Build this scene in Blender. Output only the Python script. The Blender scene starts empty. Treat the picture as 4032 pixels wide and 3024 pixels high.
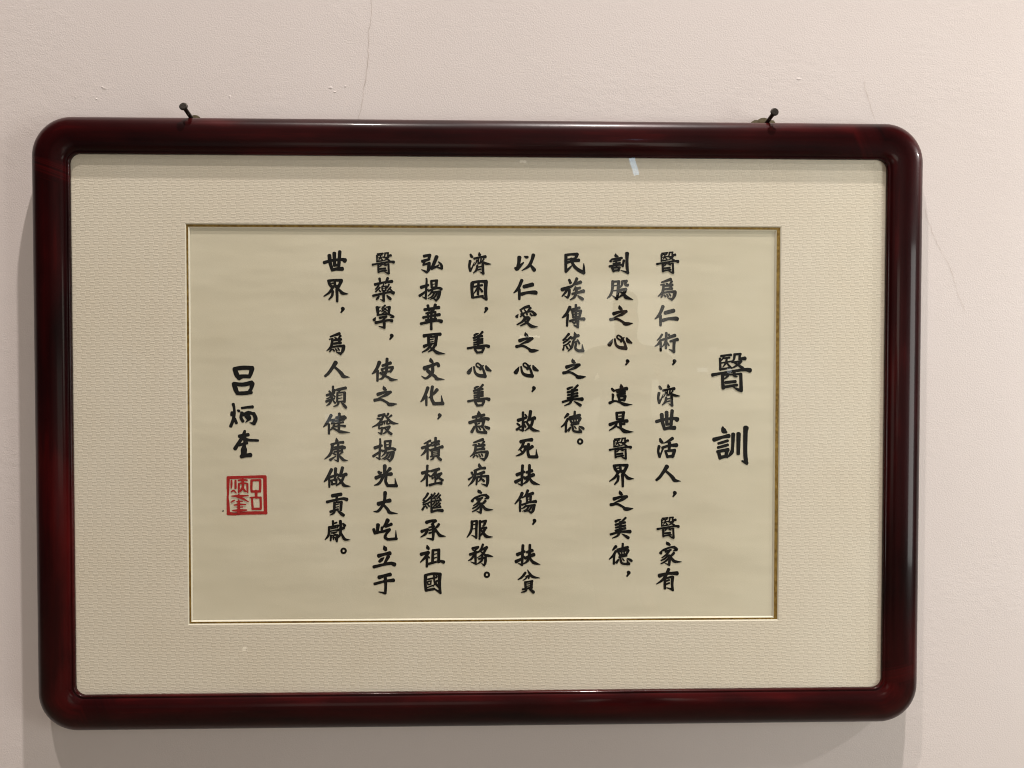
import bpy, math, random
from mathutils import Matrix, Vector

random.seed(7)
SC = bpy.context.scene
COL = SC.collection

# ------------------------------------------------------------------ camera
F_PX = 2950.0                                    # focal length in photograph pixels (4032 wide)
CAM = (0.01103, -0.86414, 0.06437)               # metres; the wall is the plane y = 0
ROT = ((0.999701, -0.000632, -0.024446), (0.000129, 0.999788, -0.020596), (0.024454, 0.020587, 0.999489))
cam_data = bpy.data.cameras.new('camera')
cam = bpy.data.objects.new('camera', cam_data)
COL.objects.link(cam)
rx, ry, rz = [Vector((r[0], r[2], -r[1])) for r in ROT]     # right, down, forward in world axes
m = Matrix((rx, -ry, -rz)).transposed().to_4x4()
m.translation = CAM
cam.matrix_world = m
cam_data.sensor_fit = 'HORIZONTAL'
cam_data.sensor_width = 36.0
cam_data.lens = F_PX / 4032 * 36.0
cam_data.clip_start = 0.01
cam_data.clip_end = 100.0
SC.camera = cam

# ------------------------------------------------------------------ room light, exposure
world = bpy.data.worlds.new('World')
SC.world = world
world.use_nodes = True
wn, wl = world.node_tree.nodes, world.node_tree.links
wn.clear()
w_out = wn.new('ShaderNodeOutputWorld')
w_bg = wn.new('ShaderNodeBackground')
w_bg.inputs['Strength'].default_value = 0.275
w_tc = wn.new('ShaderNodeTexCoord')
w_map = wn.new('ShaderNodeMapping')
w_map.inputs['Scale'].default_value = (1.6, 1.6, 2.2)
w_noise = wn.new('ShaderNodeTexNoise')
w_noise.inputs['Scale'].default_value = 1.7
w_noise.inputs['Detail'].default_value = 2.0
w_ramp = wn.new('ShaderNodeValToRGB')
w_ramp.color_ramp.elements[0].position = 0.36
w_ramp.color_ramp.elements[0].color = (0.62, 0.55, 0.47, 1)
w_ramp.color_ramp.elements[1].position = 0.66
w_ramp.color_ramp.elements[1].color = (1.20, 1.12, 1.03, 1)
wl.new(w_tc.outputs['Generated'], w_map.inputs['Vector'])
wl.new(w_map.outputs['Vector'], w_noise.inputs['Vector'])
wl.new(w_noise.outputs['Fac'], w_ramp.inputs['Fac'])
# the lamplit far side of the room, seen in the glass as a paler block
def w_math(op, a, b=None, clamp=False):
    nd = wn.new('ShaderNodeMath')
    nd.operation = op
    nd.use_clamp = clamp
    for k, val in enumerate((a, b)):
        if isinstance(val, (int, float)):
            nd.inputs[k].default_value = val
        elif val is not None:
            wl.new(val, nd.inputs[k])
    return nd.outputs[0]
w_sep = wn.new('ShaderNodeSeparateXYZ')
wl.new(w_tc.outputs['Generated'], w_sep.inputs['Vector'])
behind = w_math('MULTIPLY', w_sep.outputs['Y'], -1.0)
den = w_math('MAXIMUM', behind, 0.05)
tx = w_math('DIVIDE', w_sep.outputs['X'], den)
tz = w_math('DIVIDE', w_sep.outputs['Z'], den)
def window(v, lo, hi, soft):
    a = w_math('DIVIDE', w_math('SUBTRACT', v, lo), soft, True)
    b = w_math('DIVIDE', w_math('SUBTRACT', hi, v), soft, True)
    return w_math('MULTIPLY', a, b)
top_edge = w_math('DIVIDE', w_math('SUBTRACT', 0.13, tz), 0.02, True)
low_fade = w_math('DIVIDE', w_math('ADD', tz, 0.10), 0.12, True)
blk = w_math('MULTIPLY', window(tx, 0.100, 0.252, 0.02), w_math('MULTIPLY', top_edge, low_fade))
blk2 = w_math('MULTIPLY', window(tx, -0.30, 0.02, 0.05), window(tz, -0.16, 0.03, 0.04))
w_add = w_math('ADD', w_math('MULTIPLY', blk, 9.5), w_math('MULTIPLY', blk2, 3.2))
w_mix = wn.new('ShaderNodeMix')
w_mix.data_type = 'RGBA'
w_mix.blend_type = 'ADD'
w_mix.inputs['Factor'].default_value = 1.0
w_tint = wn.new('ShaderNodeMix')
w_tint.data_type = 'RGBA'
w_tint.blend_type = 'MULTIPLY'
w_tint.inputs['Factor'].default_value = 1.0
w_tint.inputs['B'].default_value = (1.0, 0.94, 0.80, 1)
wl.new(w_add, w_tint.inputs['A'])
# the room is darker towards its two ends than in front of the wall
ends = w_math('DIVIDE', w_math('SUBTRACT', w_math('ABSOLUTE', w_sep.outputs['X']), 0.30), 0.18, True)
dim = w_math('SUBTRACT', 1.0, w_math('MULTIPLY', ends, 0.80))
w_dim = wn.new('ShaderNodeMix')
w_dim.data_type = 'RGBA'
w_dim.blend_type = 'MULTIPLY'
w_dim.inputs['Factor'].default_value = 1.0
wl.new(w_ramp.outputs['Color'], w_dim.inputs['A'])
wl.new(dim, w_dim.inputs['B'])
wl.new(w_dim.outputs['Result'], w_mix.inputs['A'])
wl.new(w_tint.outputs['Result'], w_mix.inputs['B'])
wl.new(w_mix.outputs['Result'], w_bg.inputs['Color'])
wl.new(w_bg.outputs['Background'], w_out.inputs['Surface'])

def lamp(name, loc, target, size, power, color, size_y=None):
    d = bpy.data.lights.new(name, 'AREA')
    d.shape = 'RECTANGLE' if size_y else 'DISK'
    d.size = size
    if size_y:
        d.size_y = size_y
    d.energy = power
    d.color = color
    o = bpy.data.objects.new(name, d)
    o.location = loc
    o.rotation_euler = (Vector(target) - Vector(loc)).to_track_quat('-Z', 'Y').to_euler()
    COL.objects.link(o)
    return o

lamp('ceiling_spot', (0.75, -0.95, 5.00), (0.0, 0, 0), 0.09, 335, (1.0, 0.915, 0.875))
lamp('ceiling_spot', (-0.85, -1.50, 4.60), (0, 0, 0), 0.09, 105, (1.0, 0.91, 0.85))
lamp('wall_spot', (2.30, -0.56, 1.00), (0.3, 0, 0), 0.07, 15, (1.0, 0.96, 0.92))
lamp('right_fill_light', (1.80, -1.10, -0.05), (0.4, 0, 0), 0.60, 14.0, (0.975, 1.0, 0.96), 1.00)  # soft fill added at the right to brighten that side of the wall
# small lamps and a bright window far back in the room, seen only as glints in the glass
lamp('far_lamp', (0.630, -2.50, 0.960), (0.17, 0, 0.29), 0.024, 0.07, (0.42, 0.70, 1.0), 0.085).rotation_euler.rotate_axis('Z', math.radians(17))
lamp('far_lamp', (-1.090, -2.50, -1.175), (-0.3, 0, -0.3), 0.018, 0.004, (1.0, 0.94, 0.75))
lamp('far_lamp', (-1.160, -2.50, -1.215), (-0.3, 0, -0.3), 0.08, 0.003, (1.0, 0.95, 0.80), 0.018)
lamp('far_lamp', (0.140, -2.50, 0.975), (0, 0, 0.3), 0.03, 0.004, (1.0, 0.93, 0.8), 0.010)
lamp('far_lamp', (0.170, -2.50, 0.206), (0, 0, 0.1), 0.09, 0.012, (1.0, 0.93, 0.75), 0.008)
lamp('far_lamp', (0.940, -2.50, 0.060), (0.2, 0, 0), 0.045, 0.006, (0.9, 0.95, 1.0), 0.018)
lamp('far_lamp', (1.060, -2.50, 0.055), (0.2, 0, 0), 0.024, 0.006, (0.9, 0.95, 1.0))
lamp('far_lamp', (0.985, -2.50, 0.150), (0.2, 0, 0), 0.035, 0.002, (1.0, 0.95, 0.9), 0.02)
lamp('far_lamp', (-0.700, -2.50, -0.155), (-0.2, 0, 0), 0.06, 0.010, (0.78, 0.9, 1.0), 0.04)

SC.render.engine = 'CYCLES'
SC.cycles.filter_width = 1.05
SC.view_settings.view_transform = 'Standard'
SC.view_settings.look = 'None'
SC.view_settings.exposure = 0.06
SC.view_settings.gamma = 1.0
SC.view_settings.use_curve_mapping = False

# ------------------------------------------------------------------ helpers
def unproject(px, py, depth):
    """point on the plane 'depth' metres in front of the wall for a photograph pixel"""
    a = Vector(((px - 2016) / F_PX, (py - 1512) / F_PX, 1.0))
    d = rx * a.x + ry * a.y + rz * a.z
    t = (-depth - CAM[1]) / d.y
    return Vector((CAM[0] + d.x * t, -depth, CAM[2] + d.z * t))

def mesh_obj(name, verts, faces, mat, parent=None, smooth=False, uvs=None):
    me = bpy.data.meshes.new(name)
    me.from_pydata([tuple(v) for v in verts], [], faces)
    if uvs is not None:
        layer = me.uv_layers.new(name='UVMap')
        for lo in me.loops:
            layer.data[lo.index].uv = uvs[lo.vertex_index]
    if smooth:
        for p in me.polygons:
            p.use_smooth = True
    me.materials.append(mat)
    me.update()
    o = bpy.data.objects.new(name, me)
    COL.objects.link(o)
    if parent:
        o.parent = parent
    return o

def empty(name, loc, label, cat, group=None):
    o = bpy.data.objects.new(name, None)
    o.empty_display_size = 0.05
    o.location = loc
    COL.objects.link(o)
    o['label'] = label
    o['category'] = cat
    if group:
        o['group'] = group
    return o

class NT:
    """small wrapper for building node materials"""
    def __init__(self, name):
        self.mat = bpy.data.materials.new(name)
        self.mat.use_nodes = True
        self.n = self.mat.node_tree.nodes
        self.l = self.mat.node_tree.links
        self.bsdf = self.n['Principled BSDF']
    def add(self, kind, **kw):
        nd = self.n.new(kind)
        for k, v in kw.items():
            if k in nd.bl_rna.properties:
                setattr(nd, k, v)
            else:
                nd.inputs[k.replace('_', ' ')].default_value = v
        return nd
    def link(self, a, b):
        self.l.new(a, b)
    def math(self, op, a, b=None, c=None):
        nd = self.n.new('ShaderNodeMath')
        nd.operation = op
        for i, v in enumerate((a, b, c)):
            if v is None:
                continue
            if isinstance(v, (int, float)):
                nd.inputs[i].default_value = v
            else:
                self.l.new(v, nd.inputs[i])
        return nd.outputs[0]
    def coords(self, scale=(1, 1, 1), space='Object'):
        tc = self.n.new('ShaderNodeTexCoord')
        mp = self.n.new('ShaderNodeMapping')
        mp.inputs['Scale'].default_value = scale
        self.l.new(tc.outputs[space], mp.inputs['Vector'])
        return mp.outputs['Vector']
    def noise(self, vec, scale, detail=3.0, rough=0.5):
        nd = self.add('ShaderNodeTexNoise', Scale=scale, Detail=detail, Roughness=rough)
        self.l.new(vec, nd.inputs['Vector'])
        return nd.outputs['Fac']
    def ramp(self, fac, stops):
        nd = self.n.new('ShaderNodeValToRGB')
        el = nd.color_ramp.elements
        while len(el) < len(stops):
            el.new(0.5)
        for e, (p, c) in zip(el, stops):
            e.position = p
            e.color = (*c, 1)
        self.l.new(fac, nd.inputs['Fac'])
        return nd.outputs['Color']
    def bump(self, height, strength, distance, prev=None):
        nd = self.add('ShaderNodeBump', Strength=strength, Distance=distance)
        self.l.new(height, nd.inputs['Height'])
        if prev is not None:
            self.l.new(prev, nd.inputs['Normal'])
        return nd.outputs['Normal']
    def done(self, color=None, rough=0.5, normal=None, **kw):
        b = self.bsdf
        if color is not None:
            if isinstance(color, tuple):
                b.inputs['Base Color'].default_value = (*color, 1)
            else:
                self.l.new(color, b.inputs['Base Color'])
        if isinstance(rough, (int, float)):
            b.inputs['Roughness'].default_value = rough
        else:
            self.l.new(rough, b.inputs['Roughness'])
        if normal is not None:
            self.l.new(normal, b.inputs['Normal'])
        for k, v in kw.items():
            b.inputs[k.replace('_', ' ')].default_value = v
        return self.mat

# ------------------------------------------------------------------ materials
def mat_wall():
    t = NT('painted_plaster')
    v = t.coords()
    big = t.noise(v, 2.2, 4)
    fine = t.noise(v, 620, 2, 0.55)
    trowel = t.noise(t.coords((1, 1, 1.6)), 70, 4, 0.6)
    patch = t.ramp(t.noise(v, 7, 2), [(0.42, (0, 0, 0)), (0.62, (1, 1, 1))])
    col = t.ramp(big, [(0.3, (0.715, 0.645, 0.608)), (0.7, (0.755, 0.690, 0.658))])
    n1 = t.bump(fine, 0.42, 0.0005)
    mixed = t.math('MULTIPLY', trowel, patch)
    n2 = t.bump(mixed, 0.16, 0.0016, n1)
    return t.done(col, 0.75, n2)

def mat_crack():
    t = NT('hairline_crack')
    return t.done((0.52, 0.45, 0.40), 0.9)

def mat_wood():
    t = NT('varnished_mahogany')
    tc = t.n.new('ShaderNodeTexCoord')
    mp = t.n.new('ShaderNodeMapping')
    mp.inputs['Scale'].default_value = (4.0, 70.0, 1.0)
    t.link(tc.outputs['UV'], mp.inputs['Vector'])
    g1 = t.noise(mp.outputs['Vector'], 1.0, 4, 0.6)
    mp2 = t.n.new('ShaderNodeMapping')
    mp2.inputs['Scale'].default_value = (5.0, 14.0, 1.0)
    t.link(tc.outputs['UV'], mp2.inputs['Vector'])
    g2 = t.noise(mp2.outputs['Vector'], 1.0, 3, 0.55)
    s = t.math('ADD', t.math('MULTIPLY', g1, 0.30), t.math('MULTIPLY', g2, 0.70))
    col = t.ramp(s, [(0.36, (0.0060, 0.0004, 0.0006)), (0.52, (0.0210, 0.0008, 0.0011)), (0.68, (0.068, 0.0024, 0.0026))])
    lump = t.noise(t.coords(), 26, 2)
    n = t.bump(lump, 0.10, 0.002)
    r = t.math('ADD', t.math('MULTIPLY', g2, 0.12), 0.24)
    return t.done(col, r, n, Coat_Weight=0.24, Coat_Roughness=0.075, Specular_IOR_Level=0.10)

def mat_weave():
    t = NT('woven_mat_board')
    tc = t.n.new('ShaderNodeTexCoord')
    sep = t.n.new('ShaderNodeSeparateXYZ')
    t.link(tc.outputs['Object'], sep.inputs['Vector'])
    wob = t.noise(tc.outputs['Object'], 60, 2)
    x = t.math('ADD', t.math('DIVIDE', sep.outputs['X'], 0.0050), t.math('MULTIPLY', wob, 0.35))
    z = t.math('ADD', t.math('DIVIDE', sep.outputs['Z'], 0.00504), t.math('MULTIPLY', wob, 0.35))
    row = t.math('FLOOR', z)
    # horizontal cells are wider than the vertical ones between them; rows alternate
    xs = t.math('ADD', t.math('MULTIPLY', x, 0.5), t.math('MULTIPLY', row, 0.5))
    fx = t.math('FRACT', xs)
    horiz = t.math('LESS_THAN', fx, 0.67)
    edge_h = t.math('SMOOTH_MIN', t.math('MULTIPLY', t.math('PINGPONG', t.math('DIVIDE', fx, 0.67), 0.5), 6.0), 1.0, 0.3)
    fv = t.math('DIVIDE', t.math('SUBTRACT', fx, 0.67), 0.33)
    th = t.math('ABSOLUTE', t.math('SINE', t.math('MULTIPLY', z, math.pi * 3)))
    tv = t.math('ABSOLUTE', t.math('SINE', t.math('MULTIPLY', fv, math.pi * 3)))
    hh = t.math('MULTIPLY', t.math('MULTIPLY', t.math('ADD', t.math('MULTIPLY', th, 0.8), 0.2), edge_h), horiz)
    vv = t.math('MULTIPLY', t.math('ADD', t.math('MULTIPLY', tv, 0.3), 0.35), t.math('SUBTRACT', 1.0, horiz))
    h = t.math('ADD', hh, vv)
    n1 = t.bump(h, 0.50, 0.00028)
    n2 = t.bump(t.noise(tc.outputs['Object'], 900, 2), 0.25, 0.0003, n1)
    col = t.ramp(t.noise(tc.outputs['Object'], 9, 3), [(0.3, (0.885, 0.787, 0.650)), (0.7, (0.910, 0.822, 0.695))])
    return t.done(col, 0.7, n2, Specular_IOR_Level=0.3)

def mat_core():
    t = NT('mat_core_card')
    return t.done((0.86, 0.80, 0.66), 0.7)

def mat_gold():
    t = NT('gold_fillet_foil')
    v = t.coords()
    c = t.ramp(t.noise(v, 260, 4, 0.7), [(0.35, (0.24, 0.13, 0.022)), (0.66, (0.52, 0.33, 0.08))])
    n = t.bump(t.noise(v, 500, 3), 0.6, 0.0005)
    return t.done(c, 0.38, n, Metallic=0.6)

def mat_paper():
    t = NT('silk_paper')
    v = t.coords()
    wide = t.noise(t.coords((2.6, 1, 8)), 1.5, 3)
    wide2 = t.noise(t.coords((3, 1, 15)), 1.3, 2)
    grain = t.noise(t.coords((1, 1, 1)), 1100, 2)
    col = t.ramp(t.noise(v, 11, 4), [(0.3, (0.805, 0.728, 0.560)), (0.7, (0.850, 0.778, 0.615))])
    n1 = t.bump(wide, 0.55, 0.0045)
    n2 = t.bump(wide2, 0.45, 0.0016, n1)
    n3 = t.bump(grain, 0.3, 0.0002, n2)
    return t.done(col, 0.6, n3, Specular_IOR_Level=0.25)

def mat_ink():
    t = NT('black_ink')
    v = t.coords()
    c = t.ramp(t.noise(v, 160, 3), [(0.3, (0.0018, 0.0016, 0.0014)), (0.7, (0.0040, 0.0036, 0.0032))])
    return t.done(c, 0.6, Specular_IOR_Level=0.2)

def mat_seal():
    t = NT('red_seal_paste')
    v = t.coords()
    c = t.ramp(t.noise(v, 380, 4, 0.7), [(0.3, (0.38, 0.012, 0.010)), (0.75, (0.54, 0.022, 0.017))])
    return t.done(c, 0.65, Specular_IOR_Level=0.2)

def mat_nail():
    t = NT('dark_steel')
    v = t.coords()
    c = t.ramp(t.noise(v, 600, 3), [(0.3, (0.018, 0.015, 0.012)), (0.7, (0.06, 0.05, 0.042))])
    return t.done(c, 0.42, Metallic=0.8)

def mat_tab():
    t = NT('hanger_metal')
    v = t.coords()
    c = t.ramp(t.noise(v, 300, 3), [(0.3, (0.12, 0.095, 0.05)), (0.7, (0.20, 0.165, 0.095))])
    return t.done(c, 0.5, Metallic=0.4)

def mat_glass():
    t = NT('picture_glass')
    n, l = t.n, t.l
    n.remove(t.bsdf)
    out = [x for x in n if x.type == 'OUTPUT_MATERIAL'][0]
    fr = n.new('ShaderNodeFresnel')
    fr.inputs['IOR'].default_value = 1.42
    geo = n.new('ShaderNodeNewGeometry')
    front = t.math('SUBTRACT', 1.0, geo.outputs['Backfacing'])
    fac = t.math('MULTIPLY', fr.outputs['Fac'], front)
    tr = n.new('ShaderNodeBsdfTransparent')
    tr.inputs['Color'].default_value = (0.985, 0.99, 0.98, 1)
    gl = n.new('ShaderNodeBsdfGlossy')
    gl.inputs['Roughness'].default_value = 0.0
    mx = n.new('ShaderNodeMixShader')
    l.new(fac, mx.inputs['Fac'])
    l.new(tr.outputs['BSDF'], mx.inputs[1])
    l.new(gl.outputs['BSDF'], mx.inputs[2])
    l.new(mx.outputs['Shader'], out.inputs['Surface'])
    return t.mat

MW, MC, MF, MM, MB, MG, MP, MI, MS, MN, MT, ML = (mat_wall(), mat_crack(), mat_wood(), mat_weave(), mat_core(), mat_gold(),
    mat_paper(), mat_ink(), mat_seal(), mat_nail(), mat_tab(), mat_glass())

# ------------------------------------------------------------------ the wall
def box(x0, x1, y0, y1, z0, z1):
    v = [(x, y, z) for x in (x0, x1) for y in (y0, y1) for z in (z0, z1)]
    f = [(0, 1, 3, 2), (4, 6, 7, 5), (0, 4, 5, 1), (2, 3, 7, 6), (0, 2, 6, 4), (1, 5, 7, 3)]
    return v, f

v, f = box(-4, 4, 0, 0.2, -2.4, 2.4)
wall = mesh_obj('wall', v, f, MW)
wall['kind'] = 'structure'

def crack(pixels, width):
    """a thin wandering groove line in the plaster through photograph pixels"""
    pts = []
    for a, b in zip(pixels[:-1], pixels[1:]):
        n = max(2, int(math.dist(a, b) / 14))
        for i in range(n):
            s = i / n
            pts.append((a[0] + (b[0] - a[0]) * s + random.uniform(-3, 3), a[1] + (b[1] - a[1]) * s + random.uniform(-3, 3)))
    pts.append(pixels[-1])
    vs, fs = [], []
    for i, (x, y) in enumerate(pts):
        p = unproject(x, y, 0.0004)
        w = width * random.uniform(0.45, 1.2) * (1 if 0 < i < len(pts) - 1 else 0.1)
        vs += [p + Vector((-w / 2, 0, 0)), p + Vector((w / 2, 0, 0))]
        if i:
            k = 2 * i
            fs.append((k - 2, k - 1, k + 1, k))
    return mesh_obj('crack', vs, fs, MC, wall)

crack([(1463, -60), (1464, 40), (1452, 120), (1450, 230), (1436, 330), (1425, 400), (1412, 470)], 0.00048)
crack([(3398, 300), (3415, 380), (3432, 430), (3452, 480)], 0.0004)
crack([(3640, 820), (3660, 880), (3690, 960), (3745, 1060), (3770, 1150), (3800, 1230)], 0.00028)

def blister(px, py, w, h):
    """a lifted flake of old paint"""
    n, rings = 14, 4
    c = unproject(px, py, 0.0)
    vs, fs = [Vector((c.x, -0.00035, c.z))], []
    rad = [random.uniform(0.6, 1.2) for _ in range(n)]
    for k in range(1, rings + 1):
        s = k / rings
        for i in range(n):
            a = i / n * 2 * math.pi
            vs.append(Vector((c.x + math.cos(a) * w * s * rad[i], -0.00035 * (1 - s * s) + 0.0001, c.z + math.sin(a) * h * s * rad[i])))
    for i in range(n):
        fs.append((0, 1 + (i + 1) % n, 1 + i))
        for k in range(rings - 1):
            a, b = 1 + k * n, 1 + (k + 1) * n
            fs.append((a + i, a + (i + 1) % n, b + (i + 1) % n, b + i))
    return mesh_obj('paint_flake', vs, fs, MW, wall, True)

for px, py, w, h in ((412, 348, .0050, .0011), (402, 342, .0020, .0009), (1302, 345, .0035, .0022), (1318, 362, .0020, .0014), (1360, 340, .0022, .0016),
                     (3145, 311, .0042, .0022), (905, 380, .0018, .0028), (298, 384, .0012, .0014), (380, 390, .0014, .0010), (2990, 392, .0012, .0020)):
    blister(px, py, w, h)

# ------------------------------------------------------------------ the framed calligraphy
fc = empty('framed_calligraphy', (0, 0, 0), 'calligraphy in a dark red rounded wooden frame with glass, hung on the plaster wall', 'framed calligraphy')

def round_rect(hx, hz, r, na=14, ns=24):
    """points of a rounded rectangle, clockwise from the top left corner, with matching counts for any radius"""
    pts = []
    cs = [(-hx + r, hz - r, 180, 90), (hx - r, hz - r, 90, 0), (hx - r, -hz + r, 0, -90), (-hx + r, -hz + r, -90, -180)]
    for q in range(4):
        cx, cz, a0, a1 = cs[q]
        for i in range(na + 1):
            a = math.radians(a0 + (a1 - a0) * i / na)
            pts.append((cx + r * math.cos(a), cz + r * math.sin(a)))
        nx, nz, b0, _ = cs[(q + 1) % 4]
        e = (nx + r * math.cos(math.radians(b0)), nz + r * math.sin(math.radians(b0)))
        p = pts[-1]
        for i in range(1, ns):
            pts.append((p[0] + (e[0] - p[0]) * i / ns, p[1] + (e[1] - p[1]) * i / ns))
    return pts

HX, HZ = 0.5, 0.3434
IX, IZ = 0.4545, 0.3000
outer = round_rect(HX, HZ, 0.045)
inner = round_rect(IX, IZ, 0.011)
PROFILE = [(0.075, 0.0200), (0.0, 0.0200), (0.0, 0.0245), (-0.002, 0.0258), (0.008, 0.0270), (0.028, 0.0275), (0.048, 0.0270), (0.060, 0.0266), (0.078, 0.0276),
           (0.12, 0.0287), (0.19, 0.0297), (0.29, 0.0305), (0.40, 0.0309), (0.52, 0.0309), (0.64, 0.0303), (0.75, 0.0289), (0.84, 0.0267),
           (0.91, 0.0237), (0.965, 0.0197), (0.993, 0.0160), (1.0, 0.0125), (0.985, 0.0085), (0.955, 0.0060), (0.90, 0.0050), (0.30, 0.0050)]
vs, fs, uv = [], [], []
N, K = len(outer), len(PROFILE)
run = 0.0
for i in range(N + 1):
    a, b = inner[i % N], outer[i % N]
    if i:
        c = outer[(i - 1) % N]
        run += math.hypot(b[0] - c[0], b[1] - c[1])
    for s, d in PROFILE:
        vs.append((a[0] + (b[0] - a[0]) * s, -d, a[1] + (b[1] - a[1]) * s))
        uv.append((run, s * 0.05 + d * 0.3 + 0.06 * (int((i % N) / (N / 4)))))
for i in range(N):
    for k in range(K - 1):
        p, q = i * K + k, (i + 1) * K + k
        fs.append((p, p + 1, q + 1, q))
mesh_obj('moulding', vs, fs, MF, fc, True, uv)

# glass pane
v, f = box(-IX - .002, IX + .002, -0.0256, -0.0240, -IZ - .002, IZ + .002)
mesh_obj('glass', v, f, ML, fc)

# mat board with a bevelled window, gold fillet, inner bevel, paper
MD = 0.0230                                       # face of the mat board in front of the wall
q = [unproject(x * 4032 / 2212, y * 4032 / 2212, MD) for x, y in ((402, 484), (1684, 491), (1681, 1337), (408, 1349))]
GX0, GX1 = (q[0].x + q[3].x) / 2, (q[1].x + q[2].x) / 2
GZ0, GZ1 = (q[2].z + q[3].z) / 2, (q[0].z + q[1].z) / 2
def ring(name, steps, mat, parent):
    """stacked rectangles (inset, depth) joined by strips"""
    vs, fs = [], []
    for ins, d in steps:
        x0, x1, z0, z1 = GX0 + ins, GX1 - ins, GZ0 + ins, GZ1 - ins
        vs += [(x0, -d, z1), (x1, -d, z1), (x1, -d, z0), (x0, -d, z0)]
    for k in range(len(steps) - 1):
        for j in range(4):
            a, b = k * 4 + j, k * 4 + (j + 1) % 4
            fs.append((a, b, b + 4, a + 4))
    return mesh_obj(name, vs, fs, mat, parent)

ox0, ox1, oz0, oz1 = -IX - .003, IX + .003, -IZ - .003, IZ + .003
gx0, gx1, gz0, gz1 = GX0 - .0012, GX1 + .0012, GZ0 - .0012, GZ1 + .0012
vs = [(ox0, -MD, oz1), (ox1, -MD, oz1), (ox1, -MD, oz0), (ox0, -MD, oz0),
      (gx0, -MD, gz1), (gx1, -MD, gz1), (gx1, -MD, gz0), (gx0, -MD, gz0)]
fs = [(j, 4 + j, 4 + (j + 1) % 4, (j + 1) % 4) for j in range(4)]
mat_board = mesh_obj('mat_board', vs, fs, MM, fc)
ring('bevel', [(-.0012, MD), (0.0, MD - .0007)], MB, mat_board)
def frame_strip(name, a, b, mat, parent):
    """a strip between two rectangles given as (left, right, top, bottom insets, depth)"""
    vs = []
    for l, r, tp, bt, d in (a, b):
        vs += [(GX0 + l, -d, GZ1 - tp), (GX1 - r, -d, GZ1 - tp), (GX1 - r, -d, GZ0 + bt), (GX0 + l, -d, GZ0 + bt)]
    return mesh_obj(name, vs, [(k, (k + 1) % 4, (k + 1) % 4 + 4, k + 4) for k in range(4)], mat, parent)

gi = (.0022, .0038, .0027, .0021)
frame_strip('gold_fillet', (-.0003, -.0003, -.0003, -.0003, MD - .0009), (*gi, MD - .0010), MG, fc)
frame_strip('inner_bevel', (*gi, MD - .0008), (*[g + .0016 for g in gi], MD - .0020), MB, mat_board)
PD_ = MD - 0.0023
nx, nz = 60, 40
vs, fs = [], []
for j in range(nz + 1):
    for i in range(nx + 1):
        vs.append((GX0 - .002 + (GX1 - GX0 + .004) * i / nx, -PD_, GZ0 - .002 + (GZ1 - GZ0 + .004) * j / nz))
for j in range(nz):
    for i in range(nx):
        a = j * (nx + 1) + i
        fs.append((a, a + 1, a + nx + 2, a + nx + 1))
paper = mesh_obj('paper', vs, fs, MP, fc)
v, f = box(-IX - .02, IX + .02, -(PD_ - .0006), -0.0090, -IZ - .02, IZ + .02)
mesh_obj('backing_board', v, f, MB, fc)

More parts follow.
